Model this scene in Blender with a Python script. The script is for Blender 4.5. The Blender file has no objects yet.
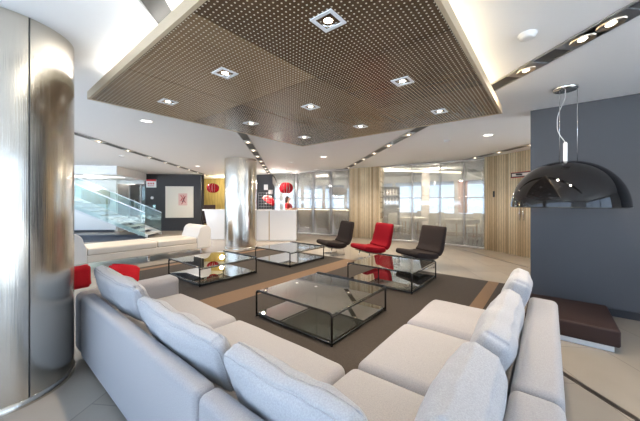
import bpy, bmesh, math, random
from mathutils import Vector, Matrix, noise
random.seed(7)
scene = bpy.context.scene
COL = scene.collection
PI = math.pi
H, HC = 1.42, 2.70          # eye height, ceiling height
F, U0, V0 = 283.0, 320.0, 201.0
CA, SA = 0.6307, 0.7760

# ---------------------------------------------------------------- frames
def CW(X, Y, z=0.0):
    """view-aligned ground coordinates (right, ahead) -> world (the furniture grid)"""
    return Vector((CA*X + SA*Y, -SA*X + CA*Y, z))
def BW(P, Y, z=0.0):
    """building axis: P across, Y ahead (light tracks and floor inlays run along it)"""
    return CW(P - 0.115*Y, Y, z)

# ---------------------------------------------------------------- materials
def mat(name, col=(.8,.8,.8), rough=.5, metal=0.0, spec=.5, coat=0.0, emit=None, estr=0.0, sheen=0.0):
    m = bpy.data.materials.new(name); m.use_nodes = True
    b = m.node_tree.nodes['Principled BSDF']
    b.inputs['Base Color'].default_value = (*col, 1)
    b.inputs['Roughness'].default_value = rough
    b.inputs['Metallic'].default_value = metal
    b.inputs['Specular IOR Level'].default_value = spec
    b.inputs['Coat Weight'].default_value = coat
    b.inputs['Sheen Weight'].default_value = sheen
    if emit:
        b.inputs['Emission Color'].default_value = (*emit, 1)
        b.inputs['Emission Strength'].default_value = estr
    return m
def N(m, t, **kw):
    n = m.node_tree.nodes.new(t)
    for k, v in kw.items():
        if k.startswith('_'): setattr(n, k[1:], v)
        else: n.inputs[k.replace('__', ' ')].default_value = v
    return n
def L(m, a, b): m.node_tree.links.new(a, b)
def B(m): return m.node_tree.nodes['Principled BSDF']
def ramp(m, stops):
    r = m.node_tree.nodes.new('ShaderNodeValToRGB')
    el = r.color_ramp.elements
    while len(el) < len(stops): el.new(0.5)
    for e, (p, c) in zip(el, stops): e.position = p; e.color = (*c, 1)
    return r
def coords(m, which='Object', scale=(1,1,1), rot=(0,0,0)):
    tc = m.node_tree.nodes.new('ShaderNodeTexCoord')
    mp = m.node_tree.nodes.new('ShaderNodeMapping')
    mp.inputs['Scale'].default_value = scale; mp.inputs['Rotation'].default_value = rot
    L(m, tc.outputs[which], mp.inputs['Vector'])
    return mp.outputs['Vector']
def noisecol(m, c0, c1, scale=8, detail=4, vec=None, lo=.35, hi=.65):
    t = N(m, 'ShaderNodeTexNoise', Scale=scale, Detail=detail)
    if vec is not None: L(m, vec, t.inputs['Vector'])
    r = ramp(m, [(lo, c0), (hi, c1)])
    L(m, t.outputs['Fac'], r.inputs['Fac'])
    return r.outputs['Color'], t.outputs['Fac']
def bump(m, fac, strength=.2, dist=.01):
    b = N(m, 'ShaderNodeBump', Strength=strength, Distance=dist)
    L(m, fac, b.inputs['Height']); L(m, b.outputs['Normal'], B(m).inputs['Normal'])

M = {}
def fabric(name, c0, c1, scale=190, rough=.95, bs=.25, sheen=.2):
    m = mat(name, c0, rough, spec=.12, sheen=sheen)
    v = coords(m)
    c, f = noisecol(m, c0, c1, scale, 5, v, .3, .7)
    L(m, c, B(m).inputs['Base Color'])
    bump(m, f, bs, .004)
    M[name] = m; return m
fabric('sofa_fabric', (.315,.308,.318), (.39,.382,.392))
fabric('pillow_fabric', (.36,.365,.385), (.46,.465,.485), 170)
fabric('red_fabric', (.42,.012,.02), (.52,.02,.03), sheen=0)
fabric('chair_black', (.020,.015,.014), (.034,.026,.024), 60, sheen=0)
fabric('chair_brown', (.028,.021,.020), (.038,.030,.028), 60, sheen=0)
fabric('chair_red', (.20,.004,.010), (.25,.006,.014), 60, sheen=0)
M['leather'] = mat('leather', (.60,.54,.46), .38, spec=.5)
M['leather_white'] = mat('leather_white', (.66,.63,.59), .32, spec=.5)
M['white'] = mat('white', (.86,.86,.85), .5)
M['ceiling_paint'] = mat('ceiling_paint', (.87,.87,.87), .7, spec=.2)
M['white_gloss'] = mat('white_gloss', (.82,.84,.87), .15, coat=.5)
M['black_steel'] = mat('black_steel', (.012,.012,.013), .22, spec=.6)
M['dark_plastic'] = mat('dark_plastic', (.02,.02,.02), .4)
M['chrome'] = mat('chrome', (.75,.74,.72), .12, 1.0)
M['dark_paint'] = mat('dark_paint', (.104,.106,.115), .42, spec=.3)
M['dark_wall'] = mat('dark_wall', (.050,.050,.056), .5, spec=.3)
M['track_grey'] = mat('track_grey', (.05,.048,.047), .45)
M['alu'] = mat('alu', (.55,.55,.56), .35, 1.0)
M['lamp_glow'] = mat('lamp_glow', (1,1,1), .5, emit=(1,.88,.72), estr=9)
M['track_glow'] = mat('track_glow', (1,1,1), .5, emit=(1,.84,.62), estr=6)
M['warm_reflector'] = mat('warm_reflector', (.92,.78,.62), .30, 1.0)
M['lamp_glow_soft'] = mat('lamp_glow_soft', (1,1,1), .5, emit=(1,.93,.84), estr=3.2)
M['cove_led'] = mat('cove_led', (1,1,1), .5, emit=(1,.80,.50), estr=9)
M['cove_led_white'] = mat('cove_led_white', (1,1,1), .5, emit=(1,.95,.86), estr=11)
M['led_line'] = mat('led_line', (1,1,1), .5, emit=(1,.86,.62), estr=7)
M['red_gloss'] = mat('red_gloss', (.50,.006,.018), .25, coat=.3)
M['red_plain'] = mat('red_plain', (.55,.02,.03), .5)
M['pale_shade'] = mat('pale_shade', (.85,.78,.74), .5)
M['skin'] = mat('skin', (.62,.38,.28), .5)
M['hair'] = mat('hair', (.035,.016,.009), .5)
M['trouser'] = mat('trouser', (.03,.03,.035), .8)
M['cloth_white'] = mat('cloth_white', (.8,.76,.68), .8)
M['kraft'] = mat('kraft', (.38,.25,.12), .7)
M['grey_carpet'] = mat('grey_carpet', (.10,.12,.16), .95)
M['ottoman'] = mat('ottoman', (.036,.020,.018), .62, spec=.3)
M['canvas'] = mat('canvas', (.80,.76,.68), .7)
M['pink_paint'] = mat('pink_paint', (.74,.50,.46), .7)
M['red_paint'] = mat('red_paint', (.50,.05,.07), .7)
M['stone_step'] = mat('stone_step', (.70,.73,.74), .35)
M['oak'] = mat('oak', (.55,.40,.24), .5)
M['exterior_paving'] = mat('exterior_paving', (.75,.73,.70), .9)

# brushed steel with slow ripples
m = mat('steel', (.64,.595,.52), .17, 1.0)
v = coords(m, 'Object', (1.2,1.2,.8))
t = N(m, 'ShaderNodeTexNoise', Scale=1.6, Detail=1.0); L(m, v, t.inputs['Vector'])
v2 = coords(m, 'Object', (90,90,1.0))
t2 = N(m, 'ShaderNodeTexNoise', Scale=2.0, Detail=2.0); L(m, v2, t2.inputs['Vector'])
ad = N(m, 'ShaderNodeMath', _operation='MULTIPLY_ADD'); L(m, t2.outputs['Fac'], ad.inputs[0]); ad.inputs[1].default_value = .02
L(m, t.outputs['Fac'], ad.inputs[2]); bump(m, ad.outputs[0], .35, .12)
rr = ramp(m, [(.3,(.13,.13,.13)), (.7,(.27,.27,.27))]); L(m, t2.outputs['Fac'], rr.inputs['Fac'])
L(m, rr.outputs['Color'], B(m).inputs['Roughness']); M['steel'] = m

# polished floor tiles, warm grey stone
m = mat('floor_tile', (.5,.5,.5), .2, spec=.5)
v = coords(m, 'Object', (1,1,1), (0,0,math.radians(-33)))
br = N(m, 'ShaderNodeTexBrick', Scale=1.0, _offset=.5)
br.inputs['Color1'].default_value = (.36,.318,.272,1); br.inputs['Color2'].default_value = (.325,.285,.242,1)
br.inputs['Mortar'].default_value = (.25,.22,.19,1); br.inputs['Mortar Size'].default_value = .004
br.inputs['Brick Width'].default_value = 1.2; br.inputs['Row Height'].default_value = .6
L(m, v, br.inputs['Vector'])
nz, nf = noisecol(m, (.96,.96,.96), (1.03,1.03,1.03), 2.6, 7, v, .3, .7)
mx = N(m, 'ShaderNodeMix', _data_type='RGBA', _blend_type='MULTIPLY'); mx.inputs[0].default_value = 1
L(m, br.outputs['Color'], mx.inputs[6]); L(m, nz, mx.inputs[7]); L(m, mx.outputs[2], B(m).inputs['Base Color'])
rr = ramp(m, [(.3,(.27,.27,.27)), (.7,(.27,.27,.27))]); L(m, nf, rr.inputs['Fac']); L(m, rr.outputs['Color'], B(m).inputs['Roughness'])
M['floor_tile'] = m
M['floor_inlay'] = mat('floor_inlay', (.05,.04,.033), .35)

def rugmat(name, c0, c1):
    m = mat(name, c0, .95, spec=.1)
    c, f = noisecol(m, c0, c1, 150, 4, coords(m), .3, .7); L(m, c, B(m).inputs['Base Color']); bump(m, f, .4, .004); M[name] = m
rugmat('rug_dark', (.048,.041,.037), (.072,.062,.055))
rugmat('rug_stripe', (.165,.108,.070), (.215,.145,.098))

# perforated veneer: pale holes on a fine grid
def perforated(name, c0, c1, along):
    m = mat(name, c0, .24, spec=.5)
    tc = m.node_tree.nodes.new('ShaderNodeTexCoord'); sep = N(m, 'ShaderNodeSeparateXYZ'); L(m, tc.outputs['Object'], sep.inputs[0])
    d = []
    for ax in 'XY':
        a = N(m, 'ShaderNodeMath', _operation='MULTIPLY'); L(m, sep.outputs[ax], a.inputs[0]); a.inputs[1].default_value = 1/.031
        f = N(m, 'ShaderNodeMath', _operation='FRACT'); L(m, a.outputs[0], f.inputs[0])
        s = N(m, 'ShaderNodeMath', _operation='SUBTRACT'); L(m, f.outputs[0], s.inputs[0]); s.inputs[1].default_value = .5
        p = N(m, 'ShaderNodeMath', _operation='MULTIPLY'); L(m, s.outputs[0], p.inputs[0]); L(m, s.outputs[0], p.inputs[1]); d.append(p)
    su = N(m, 'ShaderNodeMath', _operation='ADD'); L(m, d[0].outputs[0], su.inputs[0]); L(m, d[1].outputs[0], su.inputs[1])
    lt = N(m, 'ShaderNodeMath', _operation='LESS_THAN'); L(m, su.outputs[0], lt.inputs[0]); lt.inputs[1].default_value = .030
    v = coords(m, 'Object', (.6,14,14) if along == 0 else (14,.6,14))
    c, f = noisecol(m, c0, c1, 3, 5, v, .3, .7)
    mx = N(m, 'ShaderNodeMix', _data_type='RGBA'); L(m, lt.outputs[0], mx.inputs[0]); L(m, c, mx.inputs[6]); mx.inputs[7].default_value = (.80,.72,.58,1)
    L(m, mx.outputs[2], B(m).inputs['Base Color']); M[name] = m
perforated('veneer_sheen_high', (.185,.115,.060), (.245,.160,.088), 0)  # uneven sheen of one veneer painted in as lighter and darker base colours
perforated('veneer_sheen_mid', (.120,.072,.038), (.165,.102,.056), 0)
perforated('veneer_sheen_low', (.078,.045,.023), (.110,.066,.035), 1)
m = mat('veneer_edge', (.55,.44,.30), .45); M['veneer_edge'] = m

# striped pale wood (uses uv: metres along the wall)
m = mat('strip_wood', (.5,.4,.25), .5)
uv = m.node_tree.nodes.new('ShaderNodeTexCoord'); sep = N(m, 'ShaderNodeSeparateXYZ'); L(m, uv.outputs['UV'], sep.inputs[0])
a = N(m, 'ShaderNodeMath', _operation='MULTIPLY'); L(m, sep.outputs['X'], a.inputs[0]); a.inputs[1].default_value = 14
fl = N(m, 'ShaderNodeMath', _operation='FLOOR'); L(m, a.outputs[0], fl.inputs[0])
wn = N(m, 'ShaderNodeTexWhiteNoise', _noise_dimensions='1D'); L(m, fl.outputs[0], wn.inputs['W'])
rp = ramp(m, [(0,(.52,.38,.22)), (.35,(.80,.65,.42)), (.7,(.90,.78,.56)), (1,(.66,.51,.31))]); L(m, wn.outputs['Value'], rp.inputs['Fac'])
fr = N(m, 'ShaderNodeMath', _operation='FRACT'); L(m, a.outputs[0], fr.inputs[0])
gt = N(m, 'ShaderNodeMath', _operation='GREATER_THAN'); L(m, fr.outputs[0], gt.inputs[0]); gt.inputs[1].default_value = .13
mp = N(m, 'ShaderNodeMapping'); mp.inputs['Scale'].default_value = (30,2,1); L(m, uv.outputs['UV'], mp.inputs['Vector'])
c, f = noisecol(m, (.82,.82,.82), (1.1,1.1,1.1), 3, 4, mp.outputs['Vector'], .3, .7)
mx = N(m, 'ShaderNodeMix', _data_type='RGBA', _blend_type='MULTIPLY'); mx.inputs[0].default_value = 1; L(m, rp.outputs['Color'], mx.inputs[6]); L(m, c, mx.inputs[7])
m2 = N(m, 'ShaderNodeMix', _data_type='RGBA'); L(m, gt.outputs[0], m2.inputs[0]); m2.inputs[6].default_value = (.30,.21,.12,1); L(m, mx.outputs[2], m2.inputs[7])
L(m, m2.outputs[2], B(m).inputs['Base Color']); M['strip_wood'] = m
m = mat('yellow_wood', (.52,.40,.15), .5)
c, f = noisecol(m, (.42,.34,.13), (.60,.48,.20), 3, 4, coords(m, 'Object', (6,6,.6))); L(m, c, B(m).inputs['Base Color']); M['yellow_wood'] = m

def glassmat(name, tint=(.9,.95,.93), refl=1.0, rough=0.0, body=None, bodyfac=0.0):
    """thin architectural glass: tinted see-through, Fresnel mirror, optional milky coat"""
    m = bpy.data.materials.new(name); m.use_nodes = True; nt = m.node_tree; nt.nodes.clear()
    out = nt.nodes.new('ShaderNodeOutputMaterial')
    tr = nt.nodes.new('ShaderNodeBsdfTransparent'); tr.inputs[0].default_value = (*tint, 1)
    gl = nt.nodes.new('ShaderNodeBsdfGlossy'); gl.inputs['Roughness'].default_value = rough
    fr = nt.nodes.new('ShaderNodeLayerWeight'); fr.inputs['Blend'].default_value = .5
    pw = nt.nodes.new('ShaderNodeMath'); pw.operation = 'POWER'; pw.inputs[1].default_value = 2.0
    mm = nt.nodes.new('ShaderNodeMath'); mm.operation = 'MULTIPLY_ADD'; mm.inputs[1].default_value = .8*refl; mm.inputs[2].default_value = .07*refl; mm.use_clamp = True
    L(m, fr.outputs['Facing'], pw.inputs[0]); L(m, pw.outputs[0], mm.inputs[0])
    base = tr.outputs[0]
    if body:
        df = nt.nodes.new('ShaderNodeBsdfDiffuse'); df.inputs[0].default_value = (*body, 1)
        mb = nt.nodes.new('ShaderNodeMixShader'); mb.inputs[0].default_value = bodyfac
        L(m, tr.outputs[0], mb.inputs[1]); L(m, df.outputs[0], mb.inputs[2]); base = mb.outputs[0]
    mx = nt.nodes.new('ShaderNodeMixShader'); L(m, mm.outputs[0], mx.inputs[0]); L(m, base, mx.inputs[1]); L(m, gl.outputs[0], mx.inputs[2])
    L(m, mx.outputs[0], out.inputs['Surface']); M[name] = m; return m
glassmat('table_glass', (.80,.84,.80), 1.3)
glassmat('shelf_glass', (.45,.48,.45), 1.5, 0, (.05,.055,.05), .45)
glassmat('screen_glass', (.93,.95,.94), 2.0, .02, (.72,.75,.74), .30)
glassmat('rail_glass', (.84,.92,.90), .6, 0, (.55,.66,.64), .10)
glassmat('window_glass', (.96,.98,1.0), .5)
glassmat('lift_glass', (.20,.20,.19), 3.0, .08, (.03,.03,.03), .6)
M['bronze_front'] = mat('bronze_front', (.50,.37,.21), .3, .2)
M['lamp_black'] = mat('lamp_black', (.005,.005,.006), .03, spec=.55)
M['lamp_inside'] = mat('lamp_inside', (.10,.095,.09), .5)

# ---------------------------------------------------------------- mesh builder
def axis_list(h, r, n):
    if r <= 0: return [-h + 2*h*i/n for i in range(n+1)]
    e = [h - r + r*math.tan(math.radians(t)) for t in (0,15,30,45)]
    hi = h - r
    mid = [-hi + 2*hi*i/n for i in range(n+1)]
    return [-x for x in reversed(e[1:])] + mid + e[1:]
class MB:
    def __init__(s): s.v = []; s.f = []; s.sm = []; s.mi = []; s.uv = {}; s.mats = []; s.cur = 0
    def use(s, name):
        if name not in s.mats: s.mats.append(name)
        s.cur = s.mats.index(name); return s
    def face(s, idx, smooth=False, uv=None):
        s.f.append(tuple(idx)); s.sm.append(smooth); s.mi.append(s.cur)
        if uv: s.uv[len(s.f)-1] = uv
    def add(s, verts, faces, smooth=False, mtx=None):
        o = len(s.v)
        s.v += [(mtx @ Vector(p)) if mtx else Vector(p) for p in verts]
        for f in faces: s.face([i+o for i in f], smooth)
        return s
    def box(s, x0,x1,y0,y1,z0,z1, mtx=None):
        V = [(x,y,z) for x in (x0,x1) for y in (y0,y1) for z in (z0,z1)]
        return s.add(V, [(0,1,3,2),(4,6,7,5),(0,4,5,1),(2,3,7,6),(0,2,6,4),(1,5,7,3)], mtx=mtx)
    def soft(s, cx,cy,cz, hx,hy,hz, r, n=(6,6,4), fn=None, mtx=None):
        """rounded box; fn(p, u, v, w) may move each point (u,v,w in -1..1)"""
        ax = [axis_list(h, min(r,h*.999), k) for h, k in zip((hx,hy,hz), n)]
        ids = {}; V = []; Fc = []
        hh = (hx,hy,hz)
        def vid(i,j,k):
            key = (i,j,k)
            if key not in ids:
                p = Vector((ax[0][i], ax[1][j], ax[2][k]))
                rr = min(r, *[h*.999 for h in hh])
                inn = Vector([max(-(h-rr), min(h-rr, c)) for c, h in zip(p, hh)])
                d = p - inn
                q = inn + d.normalized()*rr if d.length > 1e-9 else p
                if fn: q = fn(q.copy(), p[0]/hx, p[1]/hy, p[2]/hz)
                ids[key] = len(V); V.append(q + Vector((cx,cy,cz)))
            return ids[key]
        nx, ny, nz = [len(a)-1 for a in ax]
        for i in range(nx):
            for j in range(ny):
                Fc.append([vid(i,j,0), vid(i,j+1,0), vid(i+1,j+1,0), vid(i+1,j,0)])
                Fc.append([vid(i,j,nz), vid(i+1,j,nz), vid(i+1,j+1,nz), vid(i,j+1,nz)])
        for i in range(nx):
            for k in range(nz):
                Fc.append([vid(i,0,k), vid(i+1,0,k), vid(i+1,0,k+1), vid(i,0,k+1)])
                Fc.append([vid(i,ny,k), vid(i,ny,k+1), vid(i+1,ny,k+1), vid(i+1,ny,k)])
        for j in range(ny):
            for k in range(nz):
                Fc.append([vid(0,j,k), vid(0,j,k+1), vid(0,j+1,k+1), vid(0,j+1,k)])
                Fc.append([vid(nx,j,k), vid(nx,j+1,k), vid(nx,j+1,k+1), vid(nx,j,k+1)])
        return s.add(V, Fc, True, mtx)
    def lathe(s, prof, c=(0,0,0), seg=48, cap=True, mtx=None, arc=(0, 2*PI)):
        V = []; Fc = []; full = abs(arc[1]-arc[0]-2*PI) < 1e-6
        n = seg if full else seg+1
        for (r, z) in prof:
            for i in range(n):
                a = arc[0] + (arc[1]-arc[0])*i/seg
                V.append((c[0]+r*math.cos(a), c[1]+r*math.sin(a), c[2]+z))
        for k in range(len(prof)-1):
            for i in range(seg):
                j = (i+1) % n
                Fc.append((k*n+i, k*n+j, (k+1)*n+j, (k+1)*n+i))
        s.add(V, Fc, True, mtx)
        if cap and full:
            o = len(s.v) - len(V)
            if prof[0][0] > 1e-6: s.face([o+i for i in reversed(range(n))])
            if prof[-1][0] > 1e-6: s.face([o+(len(prof)-1)*n+i for i in range(n)])
        return s
    def tube(s, pts, r, seg=8, closed=False, mtx=None, square=False):
        P = [Vector(p) for p in pts]; n = len(P); V = []; Fc = []
        if square: seg = 4
        up = None
        for i in range(n):
            a = P[i-1] if (i > 0 or closed) else P[i]; b = P[(i+1) % n] if (i < n-1 or closed) else P[i]
            t = (b-a).normalized()
            if up is None: up = Vector((0,0,1)) if abs(t.z) < .9 else Vector((1,0,0))
            x = t.cross(up); x = x.normalized() if x.length > 1e-5 else t.orthogonal().normalized()
            y = x.cross(t).normalized(); up = y
            for k in range(seg):
                an = 2*PI*(k+.5)/seg
                V.append(P[i] + x*math.cos(an)*r + y*math.sin(an)*r)
        for i in range(n if closed else n-1):
            for k in range(seg):
                j = (i+1) % n; q = (k+1) % seg
                Fc.append((i*seg+k, i*seg+q, j*seg+q, j*seg+k))
        s.add(V, Fc, not square, mtx)
        if not closed:
            o = len(s.v)-len(V)
            s.face([o+k for k in reversed(range(seg))]); s.face([o+(n-1)*seg+k for k in range(seg)])
        return s
    def prism(s, poly, z0, z1, mtx=None):
        n = len(poly)
        V = [(p[0],p[1],z0) for p in poly] + [(p[0],p[1],z1) for p in poly]
        Fc = [tuple(reversed(range(n))), tuple(range(n,2*n))] + [(i,(i+1)%n,n+(i+1)%n,n+i) for i in range(n)]
        return s.add(V, Fc, mtx=mtx)
    def slab_between(s, A, Bp, th, z0, z1):
        """upright panel from ground point A to ground point Bp"""
        A = Vector((A[0],A[1],0)); Bp = Vector((Bp[0],Bp[1],0)); t = (Bp-A).normalized(); n = Vector((-t.y,t.x,0))*th/2
        return s.prism([A-n, Bp-n, Bp+n, A+n], z0, z1)
    def ribbon(s, pts, th, z0, z1):
        """upright curved sheet with thickness; uv along its length"""
        P = [Vector((p[0],p[1],0)) for p in pts]; n = len(P); acc = [0]
        for i in range(1,n): acc.append(acc[-1]+(P[i]-P[i-1]).length)
        nr = []
        for i in range(n):
            t = (P[min(n-1,i+1)]-P[max(0,i-1)]).normalized(); nr.append(Vector((-t.y,t.x,0))*th/2)
        o = len(s.v)
        for i in range(n):
            for sg in (-1,1):
                for z in (z0,z1):
                    q = P[i]+nr[i]*sg; s.v.append(Vector((q.x,q.y,z)))
        for i in range(n-1):
            a = o+4*i; b = a+4; u0,u1 = acc[i],acc[i+1]
            s.face((a,b,b+1,a+1), True, [(u0,z0),(u1,z0),(u1,z1),(u0,z1)])
            s.face((a+2,a+3,b+3,b+2), True, [(u0,z0),(u0,z1),(u1,z1),(u1,z0)])
            s.face((a+1,b+1,b+3,a+3)); s.face((a,a+2,b+2,b))
        for a in (o, o+4*(n-1)): s.face((a,a+1,a+3,a+2))
        return s
    def build(s, name, material=None, parent=None, sub=0, origin=None):
        me = bpy.data.meshes.new(name)
        off = Vector((0,0,0)); p = parent
        while p is not None: off += p.location; p = p.parent
        if parent is None and origin is not None: off = Vector(origin)
        me.from_pydata([tuple(Vector(q)-off) for q in s.v], [], s.f)
        for nme in (s.mats or [material]): me.materials.append(M[nme])
        me.polygons.foreach_set('use_smooth', s.sm)
        if s.mats: me.polygons.foreach_set('material_index', s.mi)
        if s.uv:
            ul = me.uv_layers.new(name='UVMap')
            for pi, uvs in s.uv.items():
                for li, c in zip(me.polygons[pi].loop_indices, uvs): ul.data[li].uv = c
        me.validate(); me.update()
        bm = bmesh.new(); bm.from_mesh(me); bmesh.ops.recalc_face_normals(bm, faces=bm.faces); bm.to_mesh(me); bm.free()
        o = bpy.data.objects.new(name, me); COL.objects.link(o)
        if parent is not None: o.parent = parent
        elif origin is not None: o.location = origin
        if sub:
            md = o.modifiers.new('Subdivision','SUBSURF'); md.levels = sub; md.render_levels = sub
        return o
def bevel(o, w=.006, seg=2):
    md = o.modifiers.new('Bevel','BEVEL'); md.width = w; md.segments = seg; md.limit_method = 'ANGLE'; return o
def tag(o, label=None, cat=None, group=None, kind=None):
    if label: o['label'] = label
    if cat: o['category'] = cat
    if group: o['group'] = group
    if kind: o['kind'] = kind
    return o
def thing(name, label, cat, loc=(0,0,0), group=None):
    o = bpy.data.objects.new(name, None); COL.objects.link(o); o.location = loc; o.empty_display_size = .1
    return tag(o, label, cat, group)
def copy_tree(o, parent=None):
    c = o.copy(); COL.objects.link(c)
    if parent is not None: c.parent = parent
    for ch in list(o.children): copy_tree(ch, c)
    return c
def struct(mb, name, material=None, **kw):
    o = mb.build(name, material, **kw); o['kind'] = 'structure'; return o
def rotz(a): return Matrix.Rotation(a, 4, 'Z')
TH_CAM = math.radians(-50.9)     # world angle of the view-aligned X axis
TH_BLD = TH_CAM + math.atan(.115)
# parapet: a unit vector along the building axis
def light(name, kind, loc, energy, col, parent=None, **kw):
    d = bpy.data.lights.new(name, kind); d.energy = energy; d.color = col
    for k, v in kw.items(): setattr(d, k, v)
    o = bpy.data.objects.new(name, d); COL.objects.link(o)
    if parent is not None: o.parent = parent
    o.location = loc; return o

# ================================================================ THE SETTING
A0 = -1.75                                     # window wall behind the camera
struct(MB().box(A0-.1, 24, -4.1, 22, -.1, 0), 'floor', 'floor_tile')
struct(MB().box(A0-.12, 24, -4.12, 22, HC, HC+.12), 'ceiling', 'ceiling_paint')
# dark inlay strips in the floor
def strip(P, y0, y1, w, z0, z1):
    a, b = BW(P-w/2, y0), BW(P+w/2, y0); c, d = BW(P+w/2, y1), BW(P-w/2, y1)
    return MB().prism([a,b,c,d], z0, z1)
struct(strip(2.27, .6, 4.3, .045, .0005, .004), 'trim_1', 'floor_inlay')
struct(strip(5.14, 4.6, 8.25, .045, .0005, .004), 'trim_2', 'floor_inlay')
# dark wall beside the pendant lamp
struct(MB().box(5.0, 5.3, -4.0, .215, 0, HC-.001), 'wall_right', 'dark_paint')
struct(MB().box(4.975, 4.999, -4.0, .205, .001, .09), 'baseboard_right', 'dark_wall')
rw = MB(); rw.box(A0, 5.3, -4.12, -4.0, 0, .12); rw.box(A0, 5.3, -4.12, -4.0, 2.55, HC-.001); rw.box(3.5, 5.3, -4.12, -4.0, .12, 2.55)
struct(rw, 'wall_rear', 'white')
for i in range(3):
    x0 = A0 + 1.75*i; x1 = x0+1.75; fr = MB()
    fr.box(x0,x0+.05,-4.09,-4.03,.12,2.55); fr.box(x1-.05,x1,-4.09,-4.03,.12,2.55); fr.box(x0+.05,x1-.05,-4.09,-4.03,.12,.17); fr.box(x0+.05,x1-.05,-4.09,-4.03,2.5,2.55)
    wo = struct(fr, f'window_{50+i}', 'black_steel'); MB().box(x0+.05,x1-.05,-4.065,-4.055,.17,2.5).build('pane','window_glass',wo)
# window wall behind the camera: sill, head, mullions
win = MB(); win.box(A0-.12, A0, -4, 21.9, 0, .12); win.box(A0-.12, A0, -4, 21.9, 2.55, HC-.001); win.box(A0-.12, A0, -4, -1.0, .12, 2.55)
struct(win, 'wall_window', 'white')
k = 0; y = -1.0
while y < 21.5:
    fr = MB(); w = 2.1
    fr.box(A0-.09, A0-.03, y, y+.05, .12, 2.55); fr.box(A0-.09, A0-.03, y+w-.05, y+w, .12, 2.55)
    fr.box(A0-.09, A0-.03, y+.05, y+w-.05, .12, .17); fr.box(A0-.09, A0-.03, y+.05, y+w-.05, 2.50, 2.55)
    k += 1
    wo = struct(fr, f'window_{k}', 'black_steel')
    MB().box(A0-.065, A0-.055, y+.05, y+w-.05, .17, 2.50).build('pane', 'window_glass', wo)
    y += w + .0
struct(MB().box(A0-14, A0-.13, -20, 34, -.12, -.02).box(A0-.13, 14, -20, -4.13, -.12, -.02), 'exterior_ground', 'exterior_paving')

# ---- far walls, seen beyond the lounge
def wallseg(name, pts, material, z0=0, z1=HC-.001, th=.12):
    mb = MB()
    for a, b in zip(pts, pts[1:]): mb.slab_between(a, b, th, z0, z1)
    return struct(mb, name, material)
wallseg('wall_back', [CW(-8.28,13.45), CW(-5.75,13.75)], 'dark_wall', th=.14)
wallseg('wall_side', [CW(-5.74,13.85), CW(-6.9,16.4)], 'dark_wall')
wallseg('wall_alcove', [CW(-7.4,16.4), CW(-3.0,16.4)], 'dark_wall')
MBy = MB().slab_between(CW(-6.72,16.28), CW(-5.40,16.28), .06, .02, HC-.003)
# warm timber panel in the alcove
tag(MBy.build('timber_panel', 'yellow_wood'), 'yellow timber panel glowing behind the red lantern in the alcove', 'wall panel')
wallseg('wall_reception', [CW(-3.55,13.9), CW(-2.25,13.6)], 'dark_wall')
wallseg('wall_reception_return', [CW(-3.6,13.9), CW(-3.6,16.4)], 'dark_wall')
wallseg('wall_lobby', [CW(-13.8,12.6), CW(-9.42,13.12)], 'white')
wallseg('wall_lobby_end', [CW(-17.4,12.2), CW(-13.8,12.6)], 'white')
wallseg('wall_lift_side', [CW(-8.30,13.5), CW(-8.30,15.0)], 'white', th=.08)
wallseg('wall_lift_return', [CW(-9.42,13.12), CW(-9.75,15.0)], 'white', th=.08)
wallseg('wall_lift_back', [CW(-10.2,14.9), CW(-8.2,14.9)], 'dark_wall')
wallseg('wall_lift_head', [CW(-9.42,13.2), CW(-8.32,13.42)], 'white', 2.22, HC-.002, .1)
# lift doors: two smoky glass leaves with steel jambs
for i, (xa, xb) in enumerate([(-9.50,-8.94), (-8.94,-8.38)]):
    o = struct(MB().slab_between(CW(xa+.03,14.1), CW(xb-.03,14.15), .04, .02, 2.22), f'door_{i+1}', 'lift_glass')
    MB().slab_between(CW(xa,14.08), CW(xa+.06,14.08), .07, .0, 2.22).build('jamb', 'alu', o)
    MB().tube([CW(xb-.22,13.98,.9), CW(xb-.22,13.98,1.5)], .02).build('handle', 'chrome', o)

# ---- curved wall of glass and timber strips
KEY = [(5.50,5.2),(5.42,6.2),(5.27,7.05),(4.87,8.33),(3.90,9.30),(2.26,10.50),(1.20,11.20),(-.9,12.45),(-2.2,13.15)]
def catmull(P, n=16):
    out = []
    Q = [Vector((2*P[0][0]-P[1][0], 2*P[0][1]-P[1][1]))] + [Vector(p) for p in P] + [Vector((2*P[-1][0]-P[-2][0], 2*P[-1][1]-P[-2][1]))]
    for i in range(1, len(Q)-2):
        for k in range(n):
            t = k/n; p0,p1,p2,p3 = Q[i-1:i+3]
            out.append(.5*((2*p1)+(p2-p0)*t+(2*p0-5*p1+4*p2-p3)*t*t+(3*p1-p0-3*p2+p3)*t**3))
    out.append(Q[-2]); return out
CURVE = catmull(KEY)
UC = [U0+F*p.x/p.y for p in CURVE]
def curve_at(u):
    for i in range(len(UC)-1):
        if UC[i] >= u >= UC[i+1]:
            t = (UC[i]-u)/max(1e-9, UC[i]-UC[i+1]); return CURVE[i].lerp(CURVE[i+1], t)
    return CURVE[0] if u > UC[0] else CURVE[-1]
def curve_run(u0, u1, n, off=0.0):
    return [CW(*((curve_at(u0+(u1-u0)*i/n)).normalized()*(curve_at(u0+(u1-u0)*i/n).length+off))) for i in range(n+1)]
struct(MB().ribbon(curve_run(612, 485.5, 26), .10, 0, HC-.001), 'wall_timber', 'strip_wood')
struct(MB().ribbon(curve_run(381, 350, 10), .10, 0, HC-.001), 'wall_timber_pier', 'strip_wood')
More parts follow.
